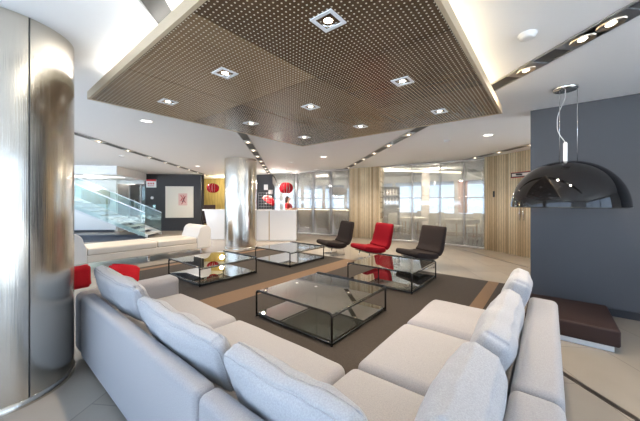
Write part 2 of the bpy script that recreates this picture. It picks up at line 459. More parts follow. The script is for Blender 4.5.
# double door in the timber wall: thin dark seam lines, pull bars, small lock
dj = MB()
for u in (503.5, 521.3):
    p = curve_at(u); q = p.normalized()*(p.length-.056); dj.tube([CW(q.x,q.y,.02), CW(q.x,q.y,2.15)], .006, 4)
p = [curve_at(503.5+(531-503.5)*i/8) for i in range(9)]
dj.tube([CW(*(q.normalized()*(q.length-.056)), 2.15) for q in p], .006, 4)
dd = struct(dj, 'door_3', 'floor_inlay')
for u in (519.3, 523.2):
    p = curve_at(u); q = p.normalized()*(p.length-.11)
    h = MB().tube([CW(q.x,q.y,.92), CW(q.x,q.y,1.26)], .014)
    for z in (.96, 1.22):
        e = p.normalized()*(p.length-.05); h.tube([CW(q.x,q.y,z), CW(e.x,e.y,z)], .008)
    h.build('handle', 'chrome', dd)
p = curve_at(494); q = p.normalized()*(p.length-.07)
MB().box(-.02,.02,-.03,.03,1.53,1.70, Matrix.Translation(CW(q.x,q.y,0)) @ rotz(TH_CAM-.9)).build('lock', 'dark_plastic', dd)

def screen(name_n, us, n):
    fr = MB(); pts = curve_run(us[0], us[-1], n)
    fr.ribbon(pts, .06, 0, .05); fr.ribbon(pts, .06, HC-.045, HC-.001)
    o = struct(fr, name_n, 'alu')
    for a, b in zip(us, us[1:]):
        MB().ribbon(curve_run(a-.18, b+.18, max(3,int(abs(a-b)/4))), .014, .05, HC-.045).build('pane', 'screen_glass', o)
    for u in us[1:-1]:
        p = curve_at(u); MB().box(-.006,.006,-.012,.012,.05,HC-.045, Matrix.Translation(CW(p.x,p.y,0))).build('joint', 'alu', o)
    return o
screen('window_21', [485.3, 464, 440, 412, 381.2], 24)
screen('window_22', [349.8, 331, 313, 296, 272.5], 24)

# ---- the restaurant behind the glass: enclosing walls with bright windows
def backwin(name, A, Bp, n):
    mb = MB(); A = Vector(A); Bp = Vector(Bp)
    mb.slab_between(A, Bp, .1, 0, .85); mb.slab_between(A, Bp, .1, 2.35, HC-.002)
    struct(mb, name, 'white')
    global WN
    for i in range(n):
        a = A.lerp(Bp, i/n); b = A.lerp(Bp, (i+1)/n); m_ = MB()
        e = (b-a).normalized()*.09
        m_.slab_between(a, a+e, .1, .85, 2.35); m_.slab_between(b-e, b, .1, .85, 2.35)
        m_.slab_between(a+e, b-e, .06, 1.55, 1.60)
        o = struct(m_, f'window_{WN}', 'white'); WN += 1
        MB().slab_between(a+e, b-e, .01, .85, 2.35).build('pane', 'window_glass', o)
WN = 30
backwin('wall_restaurant', CW(9.8,10.2), CW(1.5,16.6), 7)
backwin('wall_restaurant_far', CW(1.5,16.6), CW(-3.6,17.2), 4)
wallseg('wall_restaurant_side', [CW(5.65,5.2), CW(9.9,10.1)], 'white')
wallseg('wall_partition', [CW(1.9,11.6), CW(2.3,14.5)], 'white', th=.1)

# ================================================================ SHINY COLUMNS
def column(name, cx, cy, r, seam_a, label):
    mb = MB().lathe([(r,0.0),(r,HC-.002)], (cx,cy,0), 96, cap=False)
    o = struct(mb, name, 'steel', origin=(cx,cy,0)); tag(o, label, 'column')
    for a in seam_a:
        MB().tube([(cx+math.cos(a)*r, cy+math.sin(a)*r, .002), (cx+math.cos(a)*r, cy+math.sin(a)*r, HC-.004)], .005, 6).build('seam', 'track_grey', o)
    MB().lathe([(r+.006,0),(r+.006,.05),(r,.052)], (cx,cy,0), 96, cap=False).build('base_ring', 'steel', o)
    return o
p1 = CW(-2.40,2.14)
pv = CW(-2.05,1.985)                 # where the seam is seen
column('steel_column', p1.x, p1.y, .41, [math.radians(-75), math.radians(150)], 'huge brushed steel column touching the pale grey sectional sofa')
p2 = CW(-2.44,8.72)
column('steel_column', p2.x, p2.y, .475, [math.radians(95)], 'brushed steel column between the reception desk and the lounge tables')

# ================================================================ SUSPENDED PERFORATED CEILING
ZS = 2.45
sl = thing('suspended_ceiling', 'square perforated brown wood ceiling raft hung over the lounge', 'ceiling raft', (2.335,2.03,ZS))
ga, gb = [.76,1.81,2.86,3.91], [.46,1.507,2.553,3.60]
for i in range(3):
    for j in range(3):
        MB().box(ga[i]+.004, ga[i+1]-.004, gb[j]+.004, gb[j+1]-.004, ZS, ZS+.018).build('panel', [['veneer_sheen_low','veneer_sheen_high','veneer_sheen_high'],['veneer_sheen_low','veneer_sheen_mid','veneer_sheen_low'],['veneer_sheen_mid','veneer_sheen_mid','veneer_sheen_low']][i][j], sl)
for (x0,x1,y0,y1) in ((.735,.76,.435,3.625),(3.91,3.935,.435,3.625),(.76,3.91,.435,.46),(.76,3.91,3.60,3.625)):
    MB().box(x0,x1,y0,y1,ZS-.002,ZS+.075).build('edge_board', 'veneer_edge', sl)
MB().box(.76,3.91,.46,3.60,ZS+.06,ZS+.072).build('backing_board', 'white', sl)
for (x,y) in ((1.2,.9),(3.5,.9),(1.2,3.2),(3.5,3.2)):
    MB().tube([(x,y,ZS+.07),(x,y,HC)], .006).build('hanger_rod', 'alu', sl)
def cove(x0,y0,x1,y1,mt):
    n = 3
    for k in range(n):
        t0, t1 = (k+.04)/n, (k+.93)/n
        MB().tube([(x0+(x1-x0)*t0, y0+(y1-y0)*t0, ZS+.165), (x0+(x1-x0)*t1, y0+(y1-y0)*t1, ZS+.165)], .012, 8).build('cove_tube', mt, sl)
cove(.86,.6,.86,3.45,'cove_led_white'); cove(.95,.55,3.75,.55,'cove_led')
cove(.95,3.46,3.75,3.46,'cove_led_white'); cove(3.77,.6,3.77,3.45,'cove_led')

# recessed square downlights in the raft
def make_downlight(name, size):
    t = thing(name, '', 'downlight')
    s = size/2
    fr = MB()
    for (x0,x1,y0,y1) in ((-s,s,-s,-s+.02),(-s,s,s-.02,s),(-s,-s+.02,-s+.02,s-.02),(s-.02,s,-s+.02,s-.02)): fr.box(x0,x1,y0,y1,-.006,.004)
    fr.build('frame', 'white_gloss', t)
    MB().lathe([(.0,.012),(s-.03,.010),(s-.026,-.002)], (0,0,0), 24, cap=False).build('reflector', 'chrome', t)
    MB().lathe([(.0,-.002),(.018,-.003),(.030,.003),(.034,.009)], (0,0,0), 20, cap=False).build('bulb', 'lamp_glow', t)
    MB().box(-s+.02,s-.02,-s+.02,s-.02,.0105,.0115).build('backplate', 'alu', t)
    return t
rows = ['front row of the raft', 'middle row', 'back row by the lounge chairs']
ends = ['end by the pendant lamp', 'centre position', 'end by the big steel column']
proto = None
for i in range(3):
    for j in range(3):
        d = make_downlight('square_downlight', .15) if proto is None else copy_tree(proto)
        proto = proto or d
        d.location = ((ga[i]+ga[i+1])/2, (gb[j]+gb[j+1])/2, ZS-.001)
        tag(d, 'square recessed downlight, %s, %s' % (rows[i], ends[j]), 'downlight', 'square downlights in the perforated raft')
for d in [o for o in COL.objects if o.name.startswith('square_downlight')]:
    light('spot_lamp', 'SPOT', (0,0,-.02), 42, (1,.82,.62), d, spot_size=math.radians(95), spot_blend=.8, shadow_soft_size=.03)

# ================================================================ CEILING LIGHT TRACKS
def make_lampunit(P, Y, par, w=.17, glow='track_glow', length=.30):
    c = BW(P, Y, HC-.012); R = Matrix.Translation(c) @ rotz(TH_BLD)
    par = MB().box(-w/2+.008, w/2-.008, -length/2, length/2, -.004, .004, R).build('lamp_tray', 'alu', par)
    D = R @ Matrix.Diagonal((1,1.45,1,1))
    rf = MB().lathe([(.018,.002),(.036,-.004),(.052,-.010),(.060,-.013),(.063,-.006)], (0,0,0), 18, cap=False, mtx=D); rf.sm = [False]*len(rf.sm)
    rf.build('reflector', 'warm_reflector', par)
    MB().lathe([(.0,-.016),(.016,-.013),(.024,-.005),(.022,.002)], (0,0,0), 16, cap=False, mtx=D).build('lamp', glow, par)
def track(P, y0, y1, lamps, label, w=.17):
    c = BW(P, (y0+y1)/2, HC)
    t = thing('light_track', label, 'light track', c, 'dark recessed light tracks in the ceiling')
    a,b,c_,d = BW(P-w/2,y0), BW(P+w/2,y0), BW(P+w/2,y1), BW(P-w/2,y1)
    MB().prism([a,b,c_,d], HC-.008, HC-.0005).build('channel', 'track_grey', t)
    for e in (-1,1):
        MB().prism([BW(P+e*w/2-.006,y0), BW(P+e*w/2+.006,y0), BW(P+e*w/2+.006,y1), BW(P+e*w/2-.006,y1)], HC-.014, HC-.0005).build('edge_profile', 'alu', t)
    for Y in lamps: make_lampunit(P, Y, t, w)
    return t
import itertools
seq = lambda a, b, s: [a+i*s for i in range(int((b-a)/s)+1)]
t1 = track(2.31, .6, 11.2, [2.02,2.215,2.74]+seq(5.4,11,1.06), 'dark recessed light track running from the pendant lamp under the raft to the timber pier')
t2 = track(-.85, 1.2, 14.6, seq(6.1,14.4,.98), 'dark recessed light track running under the raft past the middle steel column')
t3 = track(-4.0, 2.2, 14.2, seq(4.9,14,1.1), 'dark recessed light track over the staircase, running to the wall with the picture')
t4 = track(5.5, 5.6, 9.35, seq(6.4,9.2,.95), 'short dark recessed light track ending above the timber door wall')
for t, P, ys in ((t1,2.31,(2.02,2.74,6.5,8.6)), (t2,-.85,(7.1,10.0)), (t3,-4.0,(6.0,9.0,12.0)), (t4,5.5,(5.75,))):
    for Y in ys:
        q = BW(P, Y, HC-.05) - t.location
        light('spot_lamp', 'SPOT', q, 260 if t is t2 else (110 if t is t4 else (70 if Y < 3 else (150 if t is t3 else 210))), (1,.84,.65), t, spot_size=math.radians(155), spot_blend=1.0, shadow_soft_size=.04)

# small round fittings on the ceiling
def round_fit(name, X, Y, r, label, cat, glow=False, group=None, th=.03):
    c = CW(X, Y, HC)
    t = thing(name, label, cat, c, group)
    if glow:
        MB().lathe([(r*.72,-.004),(r,-.006),(r,-.0005)], c, 32, cap=False).build('rim', 'white', t)
        MB().lathe([(.0,-.003),(r*.74,-.003)], c, 32, cap=False).build('diffuser', 'lamp_glow_soft', t)
    else:
        MB().lathe([(r,-.0005),(r,-.012),(r*.92,-.016)], c, 32, cap=False).build('base', 'white', t)
        MB().lathe([(r*.9,-.014),(r*.84,-th),(r*.5,-th-.006),(0,-th-.007)], c, 32, cap=False).build('cover', 'white', t)
    return t
round_fit('smoke_detector', 1.59, 2.17, .062, 'white round smoke detector on the grey ceiling near the pendant lamp', 'smoke detector')
round_fit('smoke_detector', 2.70, 6.00, .07, 'small white smoke detector above the lounge chairs', 'smoke detector')
round_fit('smoke_detector', -.95, 9.3, .08, 'small white smoke detector behind the raft above the reception', 'smoke detector')
round_fit('smoke_detector', -5.6, 8.0, .07, 'small white smoke detector above the glass staircase', 'smoke detector')
round_fit('round_downlight', -2.77, 4.53, .10, 'round white downlight beside the raft, near the big steel column', 'downlight', True)
round_fit('round_downlight', 3.26, 5.49, .11, 'round flush downlight just beyond the raft corner by the timber wall', 'downlight', True)
round_fit('round_downlight', .1, 8.2, .11, 'round flush downlight behind the raft near the timber pier', 'downlight', True)
round_fit('round_downlight', -4.5, 10.4, .11, 'round flush downlight in front of the wall with the picture', 'downlight', True)
for i, u in enumerate((387,403,418,435,452,473)):
    p = curve_at(u); q = p.normalized()*(p.length+.45)
    round_fit('cafe_downlight', q.x, q.y, .08, 'small round downlight behind the glass, number %d counting from the timber pier' % (i+1) , 'downlight', True, 'downlights behind the long glass screen')
for i, u in enumerate((281,297,316)):
    p = curve_at(u); q = p.normalized()*(p.length-.5)
    round_fit('reception_downlight', q.x, q.y, .08, ['small round downlight in front of the reception glass, by the dark wall','small round downlight above the bar light line','small round downlight in front of the glass by the timber pier'][i], 'downlight', True)
for k, pts in enumerate(([(2.05,10.9),(3.35,11.2)], [(3.35,11.2),(5.1,10.0)])): pass
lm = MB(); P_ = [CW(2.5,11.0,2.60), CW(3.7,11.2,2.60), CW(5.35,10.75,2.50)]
lm.tube(P_, .035, 8)  # glowing tube added in place of the raft cove mirrored in the glass
tag(lm.build('cove_reflection_line', 'led_line'), 'bent glowing line added for the cove reflection in the long glass screen', 'light line')

# ================================================================ SECTIONAL SOFA
def wob(seed, amp, sc=3.0):
    def f(p): return noise.noise(Vector((p.x*sc+seed*7.3, p.y*sc-seed*3.1, p.z*sc+seed)))*amp
    return f
def frame_block(par, name, x0,x1,y0,y1,z0,z1,r=.05,n=(4,10,4),seed=1,mt='sofa_fabric'):
    w = wob(seed, .008, 2.5)
    def fn(p,u,v,ww): return p + Vector((0,0,w(p)))*(1 if ww > -.9 else 0)
    return MB().soft((x0+x1)/2,(y0+y1)/2,(z0+z1)/2,(x1-x0)/2,(y1-y0)/2,(z1-z0)/2,r,n,fn).build(name, mt, par)
def seat(par, x0,x1,y0,y1,z0,z1,seed,crown=.026):
    w = wob(seed,.010,3)
    def fn(p,u,v,ww):
        c = crown*(1-abs(u)**3)*(1-abs(v)**3)*max(0,ww) + w(p)*max(0,ww)
        return p + Vector((0,0,c))
    return MB().soft((x0+x1)/2,(y0+y1)/2,(z0+z1)/2,(x1-x0)/2-.002,(y1-y0)/2-.002,(z1-z0)/2,.06,(12,12,3),fn).build('seat_cushion','sofa_fabric',par)
sofa = thing('sectional_sofa', 'pale grey fabric L shaped sectional sofa with low back frames', 'sofa', (1.0,.9,0))
# back frames (modules)
frame_block(sofa,'back_frame',.60,.705,1.175,3.20,.05,.60,.035,(2,12,4),1)
frame_block(sofa,'back_frame',.60,.705,-.04,1.165,.05,.60,.035,(2,8,4),2)
frame_block(sofa,'back_frame',.71,1.515,-.05,.14,.05,.60,.04,(6,2,4),3)
frame_block(sofa,'back_frame',1.525,3.06,-.05,.14,.05,.60,.04,(10,2,4),4)
frame_block(sofa,'arm',.60,1.47,3.205,3.43,.05,.58,.055,(8,2,4),5)
# bases
for (x0,x1,y0,y1) in ((.71,1.44,2.12,3.20),(.71,1.44,.97,2.11),(.71,1.50,.15,.96),(1.51,2.30,.15,.92),(2.32,3.03,.15,.92)):
    frame_block(sofa,'base',x0,x1,y0,y1,.05,.24,.025,(4,4,2),6)
for (x0,x1,y0,y1) in ((.71,1.49,2.125,3.20),(.71,1.49,.975,2.115),(.71,1.52,.145,.965),(1.53,2.315,.145,.965),(2.325,3.065,.145,.965)):
    seat(sofa,x0,x1,y0,y1,.225,.403,int(x0*10+y0*7))
for (x,y) in ((.68,3.3),(1.38,3.3),(.68,1.25),(1.38,1.25),(.7,.08),(2.98,.08),(2.98,.85),(1.6,.08),(1.6,.85)):
    z_ = .0125 if (x > 1.55 and y > .5) else 0
    MB().lathe([(.02,z_),(.025,.055)],(x,y,0),12).build('leg','black_steel',sofa)

def pillow(name, label, L_, Hh, T, loc, rz, tilt, seed, mt='pillow_fabric', edge=.42, roll=0.0, sag=.0, group=None, cat='cushion', pinch=0.0, piping=True):
    w = wob(seed,.016,4.5); w2 = wob(seed+5,.007,14)
    def shape(u, v):
        f = edge+(1-edge)*max(0,((1-abs(u)**2.6)*(1-abs(v)**2.2)))**.55
        s = max(abs(u),abs(v),1e-6)/((abs(u)**7+abs(v)**7)**(1/7)+1e-9)
        return f, s
    def fn(p,u,v,ww):
        f, s = shape(u, ww)
        q = Vector((p.x*s*(1-.035*(1-ww*ww)*abs(u)**2), p.y*f, p.z*s*(1-.03*(1-u*u)*abs(ww)**2)))
        q.z -= sag*(1-u*u)*(ww*.5+.5)
        q += Vector((0, w(q)*(1 if q.y > 0 else -1), w(q)*.6))
        q.y += w2(q)
        return q
    mb = MB().soft(0,0,0, L_/2, T/2, Hh/2, .045, (22,3,14), fn)
    o = mb.build(name, mt, None)
    if piping:
        for sy in (-1,1):
            pts = []
            for k in range(80):
                t = k/80*4; e = int(t); fr_ = t-e
                u, v = [(-1+2*fr_,-1),(1,-1+2*fr_),(1-2*fr_,1),(-1,1-2*fr_)][e]
                f, s = shape(u, v)
                hx, hz = L_/2-.012, Hh/2-.012
                q = Vector((u*hx*s*(1-.035*(1-v*v)*abs(u)**2), sy*(T/2-.010)*f, v*hz*s*(1-.03*(1-u*u)*abs(v)**2)))
                q.z -= sag*(1-u*u)*(v*.5+.5)
                q += Vector((0, w(q)*(1 if q.y > 0 else -1), w(q)*.6)); q.y += w2(q)
                pts.append(q)
            MB().tube(pts, .0036, 6, closed=True).build('piping', mt, o)
    o.location = loc
    o.rotation_euler = (Matrix.Rotation(rz,4,'Z') @ Matrix.Rotation(roll,4,'Y') @ Matrix.Rotation(tilt,4,'X')).to_euler()
    tag(o, label, cat, group)
    return o
g = 'loose grey back cushions of the sectional sofa'
# along the window-side run (long axis = b); local x -> b
pillow('back_cushion','pale grey back cushion propped at the sofa arm beside the big steel column',.90,.35,.17,(.787,2.745,.672),PI/2+.05,-.36,1,group=g,sag=.03,roll=-.04)
pillow('back_cushion','long pale grey back cushion in the middle of the window side run of the sofa',1.06,.35,.17,(.797,1.715,.615),PI/2,-.40,2,group=g,sag=.03)
pillow('back_cushion','plump pale grey back cushion by the sofa corner, cut by the bottom of the view',.74,.345,.18,(.806,.80,.608),PI/2,-.40,3,group=g,sag=.02)
# along the other run; local x -> a
pillow('back_cushion','large ribbed grey back cushion standing in the sofa corner on the other run',.66,.345,.24,(1.17,.268,.609),.02,.38,4,group=g,sag=.02,edge=.55,piping=False)
pillow('back_cushion','grey back cushion slumped in the middle of the run by the brown ottoman',1.00,.36,.21,(2.03,.252,.617),.0,.38,5,group=g,sag=.03,edge=.55,piping=False)
pillow('back_cushion','short grey back cushion at the free end of the sofa by the brown ottoman',.50,.40,.17,(2.80,.232,.642),.04,.34,6,group=g,sag=.0,edge=.6,piping=False)
pillow('red_cushion','bright red cushion lying on the sofa arm behind a grey cushion',.28,.24,.10,(.965,3.33,.690),-.25,-.95,7,'red_fabric',.3,roll=.22,piping=False,group='red cushions on the sofa')
pillow('red_cushion','bright red cushion standing at the sofa corner, half hidden by the big steel column',.20,.22,.08,(.640,3.45,.70),.30,-.12,8,'red_fabric',.4,piping=False,group='red cushions on the sofa')

# ================================================================ RUGS
def rug(label, x0,x1,y0,y1, stripes):
    t = thing('rug', label, 'rug', ((x0+x1)/2,(y0+y1)/2,0))
    cuts = sorted([y0,y1]+[c for s in stripes for c in s])
    for a, b in zip(cuts, cuts[1:]):
        st = any(abs(a-s[0]) < 1e-6 for s in stripes)
        MB().box(x0,x1,a,b,.001,.011).build('stripe' if st else 'field', 'rug_stripe' if st else 'rug_dark', t)
    return t
rug('large dark brown rug with pale tan stripes under the coffee tables',1.55,5.74,.55,6.75,[(.68,.84),(3.42,3.86),(6.42,6.6)])

# ================================================================ COFFEE TABLES
def make_table():
    t = thing('coffee_table','', 'coffee table')
    h, s, rr = .315, .575, .035
    for x in (-s, s):
        pts = []
        for (cy, cz, a0) in ((s-rr, h-rr, 0), (-s+rr, h-rr, 90)):
            for k in range(6):
                a = math.radians(a0 + 90*k/5); pts.append((x, cy+rr*math.cos(a), cz+rr*math.sin(a)))
        pts = [(x,s,.024)] + pts + [(x,-s,.024)]
        MB().tube(pts, .012, 8).build('end_frame','black_steel',t)
        MB().tube([(x,-s,.024),(x,s,.024)], .011, 8).build('bottom_rail','black_steel',t)
    for y in (-s, s):
        MB().tube([(-s,y,h-.030),(s,y,h-.030)], .009, 8).build('top_rail','black_steel',t)
        MB().tube([(-s,y,.024),(s,y,.024)], .011, 8).build('bottom_rail','black_steel',t)
    bevel(MB().box(-s+.012,s-.012,-s+.004,s-.004,h-.018,h-.006).build('glass_top','table_glass',t),.002)
    bevel(MB().box(-s+.012,s-.012,-s+.012,s-.012,.036,.046).build('glass_shelf','shelf_glass',t),.002)
    for x in (-s,s):
        for y in (-s,s): MB().lathe([(.014,.011-.011),(.014,.014)],(x,y,0),10).build('foot','black_steel',t)
    return t
tabs = [((2.775,2.215),'low glass coffee table with black frame closest to the grey sofa corner'),
        ((4.765,2.195),'low glass coffee table in front of the brown black lounge chair'),
        ((2.93,5.03),'low glass coffee table in front of the cream leather daybed'),
        ((4.83,4.855),'low glass coffee table beside the middle steel column, before the reception desk')]
t0 = make_table()
for i, ((x,y),lb) in enumerate(tabs):
    t = t0 if i == 0 else copy_tree(t0)
    t.location = (x,y,.011); tag(t, lb, 'coffee table', 'square glass coffee tables')

# ================================================================ LOUNGE CHAIRS
def make_lounge(mt):
    t = thing('lounge_chair','', 'lounge chair')
    # side profile: seat -> tight curve -> reclined back (x forward = -a later)
    cen = []
    cen += [(.42,.335),(.30,.312),(.17,.288),(.05,.268),(-.04,.26)]
    cx, cz, R = -.04,.51,.25
    for d_ in (15,30,45,60,74): cen.append((cx - R*math.sin(math.radians(d_)), cz - R*math.cos(math.radians(d_))))
    cen += [(-.305,.56),(-.330,.67),(-.355,.78),(-.378,.875)]
    th = [.12,.125,.125,.125,.12]+[.12,.115,.11,.105,.10]+[.09,.08,.07,.055]
    wd = .345
    P = [Vector((a,0,b)) for a,b in cen]; n = len(P); loop = []
    top, bot = [], []
    for i in range(n):
        tg = (P[min(n-1,i+1)]-P[max(0,i-1)]).normalized(); nr = Vector((tg.z,0,-tg.x))
        top.append(P[i]+nr*th[i]*.5); bot.append(P[i]-nr*th[i]*.5)
    prof = top + list(reversed(bot))
    def shell(mb, prof, w):
        k = len(prof); ys = [-w, -w+.02, -w*.5, 0, w*.5, w-.02, w]
        V = []
        for y in ys:
            for p in prof: V.append((p.x, y, p.z))
        Fc = []
        for j in range(len(ys)-1):
            for i in range(k): Fc.append((j*k+i, j*k+(i+1)%k, (j+1)*k+(i+1)%k, (j+1)*k+i))
        Fc += [tuple(range(k)), tuple((len(ys)-1)*k+i for i in reversed(range(k)))]
        mb.add(V, [f for f in Fc if len(f)==4], True)
        o = len(mb.v)-len(V)
        half = k//2
        for base in (0, (len(ys)-1)*k):
            for i in range(half-1): mb.face((o+base+i, o+base+i+1, o+base+k-2-i, o+base+k-1-i), True)
        return mb
    ns = 7
    shell(MB(), top[:ns]+list(reversed(bot[:ns])), wd).build('seat', mt, t, sub=1)
    shell(MB(), top[ns-1:]+list(reversed(bot[ns-1:])), wd).build('backrest', mt, t, sub=1)
    MB().box(-.02,.34,-.27,.27,.172,.190, Matrix.Rotation(-.15,4,'Y')).build('under_plate','dark_plastic',t)
    for y in (-.22,.22):
        for x, xx in ((.20,.26),(-.10,-.16)):
            MB().tube([(x,y,.22),(xx,y,.012)], .010, 8).build('leg','chrome',t)
        MB().tube([(.26,y,.010),(-.16,y,.010)], .009, 8).build('runner','chrome',t)
    return t
FACE = PI - .48
for i, (x,y,mt,lb) in enumerate([(6.14,2.17,'chair_brown','brown black curved lounge chair, the one closest to the timber door wall'),
                              (6.14,3.36,'chair_red','bright red curved lounge chair standing between two dark ones'),
                              (6.14,4.46,'chair_black','black curved lounge chair closest to the reception desk')]):
    c = make_lounge(mt); c.location = (x,y,0.0); c.rotation_euler.z = FACE
    tag(c, lb, 'lounge chair', 'curved lounge chairs in a row')

# ================================================================ CREAM DAYBED
db = thing('daybed','long cream leather daybed with two rolled arms behind the glass tables','daybed',(2.6,7.65,0))
def rolled_arm(x_out, x_in):
    # extruded scroll profile (in x,z), runs along y
    s = 1 if x_in > x_out else -1
    w = abs(x_in-x_out); R = .17
    cx, cz = x_out + s*R, .77-R
    poly = [(x_in,.16),(x_in,.44),(x_in-s*.02,.50),(x_in-s*.045,.56)] + [(cx + s*R*math.cos(math.radians(a)), cz+R*math.sin(math.radians(a))) for a in range(20,186,15)] + [(x_out+s*.012,.45),(x_out+s*.012,.16)]
    n = len(poly); mb = MB(); ys = [7.20,7.215,8.085,8.10]; sc = [.93,1,1,.93]
    V = []
    ctr = (sum(p[0] for p in poly)/n, sum(p[1] for p in poly)/n)
    for y, q in zip(ys, sc):
        for p in poly: V.append((ctr[0]+(p[0]-ctr[0])*q, y, ctr[1]+(p[1]-ctr[1])*q))
    Fc = [(j*n+i, j*n+(i+1)%n, (j+1)*n+(i+1)%n, (j+1)*n+i) for j in range(3) for i in range(n)]
    mb.add(V, Fc, True); o = len(mb.v)-len(V)
    mb.face([o+i for i in range(n)]); mb.face([o+3*n+i for i in range(n)])
    return mb
rolled_arm(1.06,1.46).build('arm','leather_white',db)
rolled_arm(4.14,3.74).build('arm','leather_white',db)
MB().soft(2.6,7.65,.24,1.15,.44,.075,.02,(8,4,2)).build('base','leather',db)
for x0,x1 in ((1.465,2.775),(2.785,3.735)):
    w = wob(int(x0*9),.006)
    MB().soft((x0+x1)/2,7.65,.385,(x1-x0)/2-.003,.445,.075,.035,(10,6,2),lambda p,u,v,q: p+Vector((0,0,(.012*(1-u*u)*(1-v*v)+w(p))*max(0,q)))).build('seat_cushion','leather',db)
for x in (1.3,2.6,3.9):
    for y in (7.28,8.0): MB().box(x-.02,x+.02,y-.02,y+.02,0,.17).build('leg','chrome',db)

# ================================================================ OTTOMAN
ot = thing('ottoman','low dark brown upholstered ottoman on a white plinth by the dark wall','ottoman',(4.17,-.15,0))
bevel(MB().box(3.80,4.57,-.47,.17,0,.055).build('plinth','white_gloss',ot),.004)
MB().soft(4.18,-.15,.14,.42,.36,.083,.025,(6,6,2),lambda p,u,v,q: p+Vector((0,0,.006*(1-u*u)*(1-v*v)*max(0,q)))).build('upholstery','ottoman',ot)

# ================================================================ DOME PENDANT LAMP
lc = CW(2.775,3.2)
pl = thing('dome_pendant_lamp','huge glossy black dome pendant lamp hanging before the dark wall','pendant lamp',(lc.x,lc.y,1.35))
R, Hd, z0 = .515, .52, 1.35
prof = [(R*math.cos(math.radians(a))**.92 if a < 90 else 0, Hd*math.sin(math.radians(a))) for a in range(0,91,5)]
MB().lathe([(r,z0+z) for r,z in prof],(lc.x,lc.y,0),96,cap=False).build('dome','lamp_black',pl)
MB().lathe([(max(0,r-.012),z0+z*.975+.001) for r,z in prof],(lc.x,lc.y,0),96,cap=False).build('inner_shell','lamp_inside',pl)
MB().lathe([(R-.014,z0-.002),(R+.001,z0-.002),(R+.002,z0+.006),(R-.001,z0+.008)],(lc.x,lc.y,0),96,cap=False).build('rim','dark_plastic',pl)
cc = CW(2.756,3.12)
MB().lathe([(.0,-.035),(.105,-.032),(.115,-.02),(.115,-.0005)],(lc.x,lc.y,HC),40,cap=False).build('canopy','chrome',pl)
for k in range(3):
    a = 2*PI*k/3 + .5
    MB().tube([(lc.x+.10*math.cos(a),lc.y+.10*math.sin(a),z0+Hd-.015),(lc.x+.10*math.cos(a),lc.y+.10*math.sin(a),HC-.02)],.0028,6).build('suspension_wire','chrome',pl)
MB().lathe([(.018,z0+Hd-.005),(.020,z0+Hd+.0),(.020,z0+Hd+.20),(.012,z0+Hd+.215),(0,z0+Hd+.216)],(lc.x,lc.y,0),20,cap=False).build('socket','white_gloss',pl)
cv = []
for k in range(25):
    t = k/24; z = z0+Hd+.21+t*(HC-.03-z0-Hd-.21); d = -.12*math.sin(PI*min(1,t*1.15))**1.2*(1-.35*t) if t < .87 else 0
    q = CW(d*.9, 0); cv.append((lc.x+q.x, lc.y+q.y, z - .06*math.sin(PI*t)*(t<.4)))
MB().tube(cv,.004,6).build('power_cord','white',pl)
MB().lathe([(0,z0+.22),(.05,z0+.24),(.06,z0+.30),(.04,z0+.36),(.02,z0+.50)],(lc.x,lc.y,0),20,cap=False).build('bulb','pale_shade',pl)

# ================================================================ RECEPTION
de = thing('reception_desk','glossy white reception desk of two tall panels beside the middle steel column','reception desk',CW(-1.6,10.1))
RB = Matrix.Translation(CW(-1.58,10.02)) @ rotz(TH_CAM+.02)
for (x0,x1) in ((-.74,-.235),(-.205,.735)):
    bevel(MB().box(x0,x1,0,.03,.03,1.06,RB).build('front_panel','white_gloss',de),.004)
MB().box(-.72,.72,.035,.60,.0,1.05,RB).build('body','white',de)
MB().box(-.235,-.205,.012,.03,.03,1.06,RB).build('joint','bronze_front',de)
bevel(MB().box(-.76,.76,-.03,.66,1.062,1.10,RB).build('counter_top','white_gloss',de),.006)
de2 = thing('check_in_desk','white tapering check-in desk seen beside the column under the far red lantern','reception desk',CW(-4.0,10.4))
RB2 = Matrix.Translation(CW(-3.68,10.5)) @ rotz(TH_CAM)
b = MB(); b.add([(-.42,0,0),(.40,0,0),(.50,0,1.06),(-.62,0,1.06),(-.42,.5,0),(.40,.5,0),(.50,.5,1.06),(-.62,.5,1.06)],[(0,1,2,3),(5,4,7,6),(1,5,6,2),(4,0,3,7),(0,4,5,1)],mtx=RB2); bevel(b.build('body','white_gloss',de2),.01)
bevel(MB().box(-.68,.54,-.03,.55,1.062,1.11,RB2).build('counter_top','white_gloss',de2),.006)
# bar behind the reception glass, with a light line under its top
bar = thing('bar_counter','bronze fronted bar with a glowing top edge behind the reception glass','bar',CW(.2,13.2))
for (A_,B_) in ((CW(-1.4,13.55),CW(1.5,12.0)),):
    MB().slab_between(A_,B_,.05,0,1.02).build('front','bronze_front',bar)
    off = (CW(.3,.55)-CW(0,0))
    MB().prism([A_-off*.12, B_-off*.12, B_+off, A_+off],1.05,1.08).build('counter_top','oak',bar)
    n_ = CW(-.035,-.06)
    MB().tube([Vector((A_.x+n_.x,A_.y+n_.y,1.035)),Vector((B_.x+n_.x,B_.y+n_.y,1.035))],.012).build('light_line','led_line',bar)

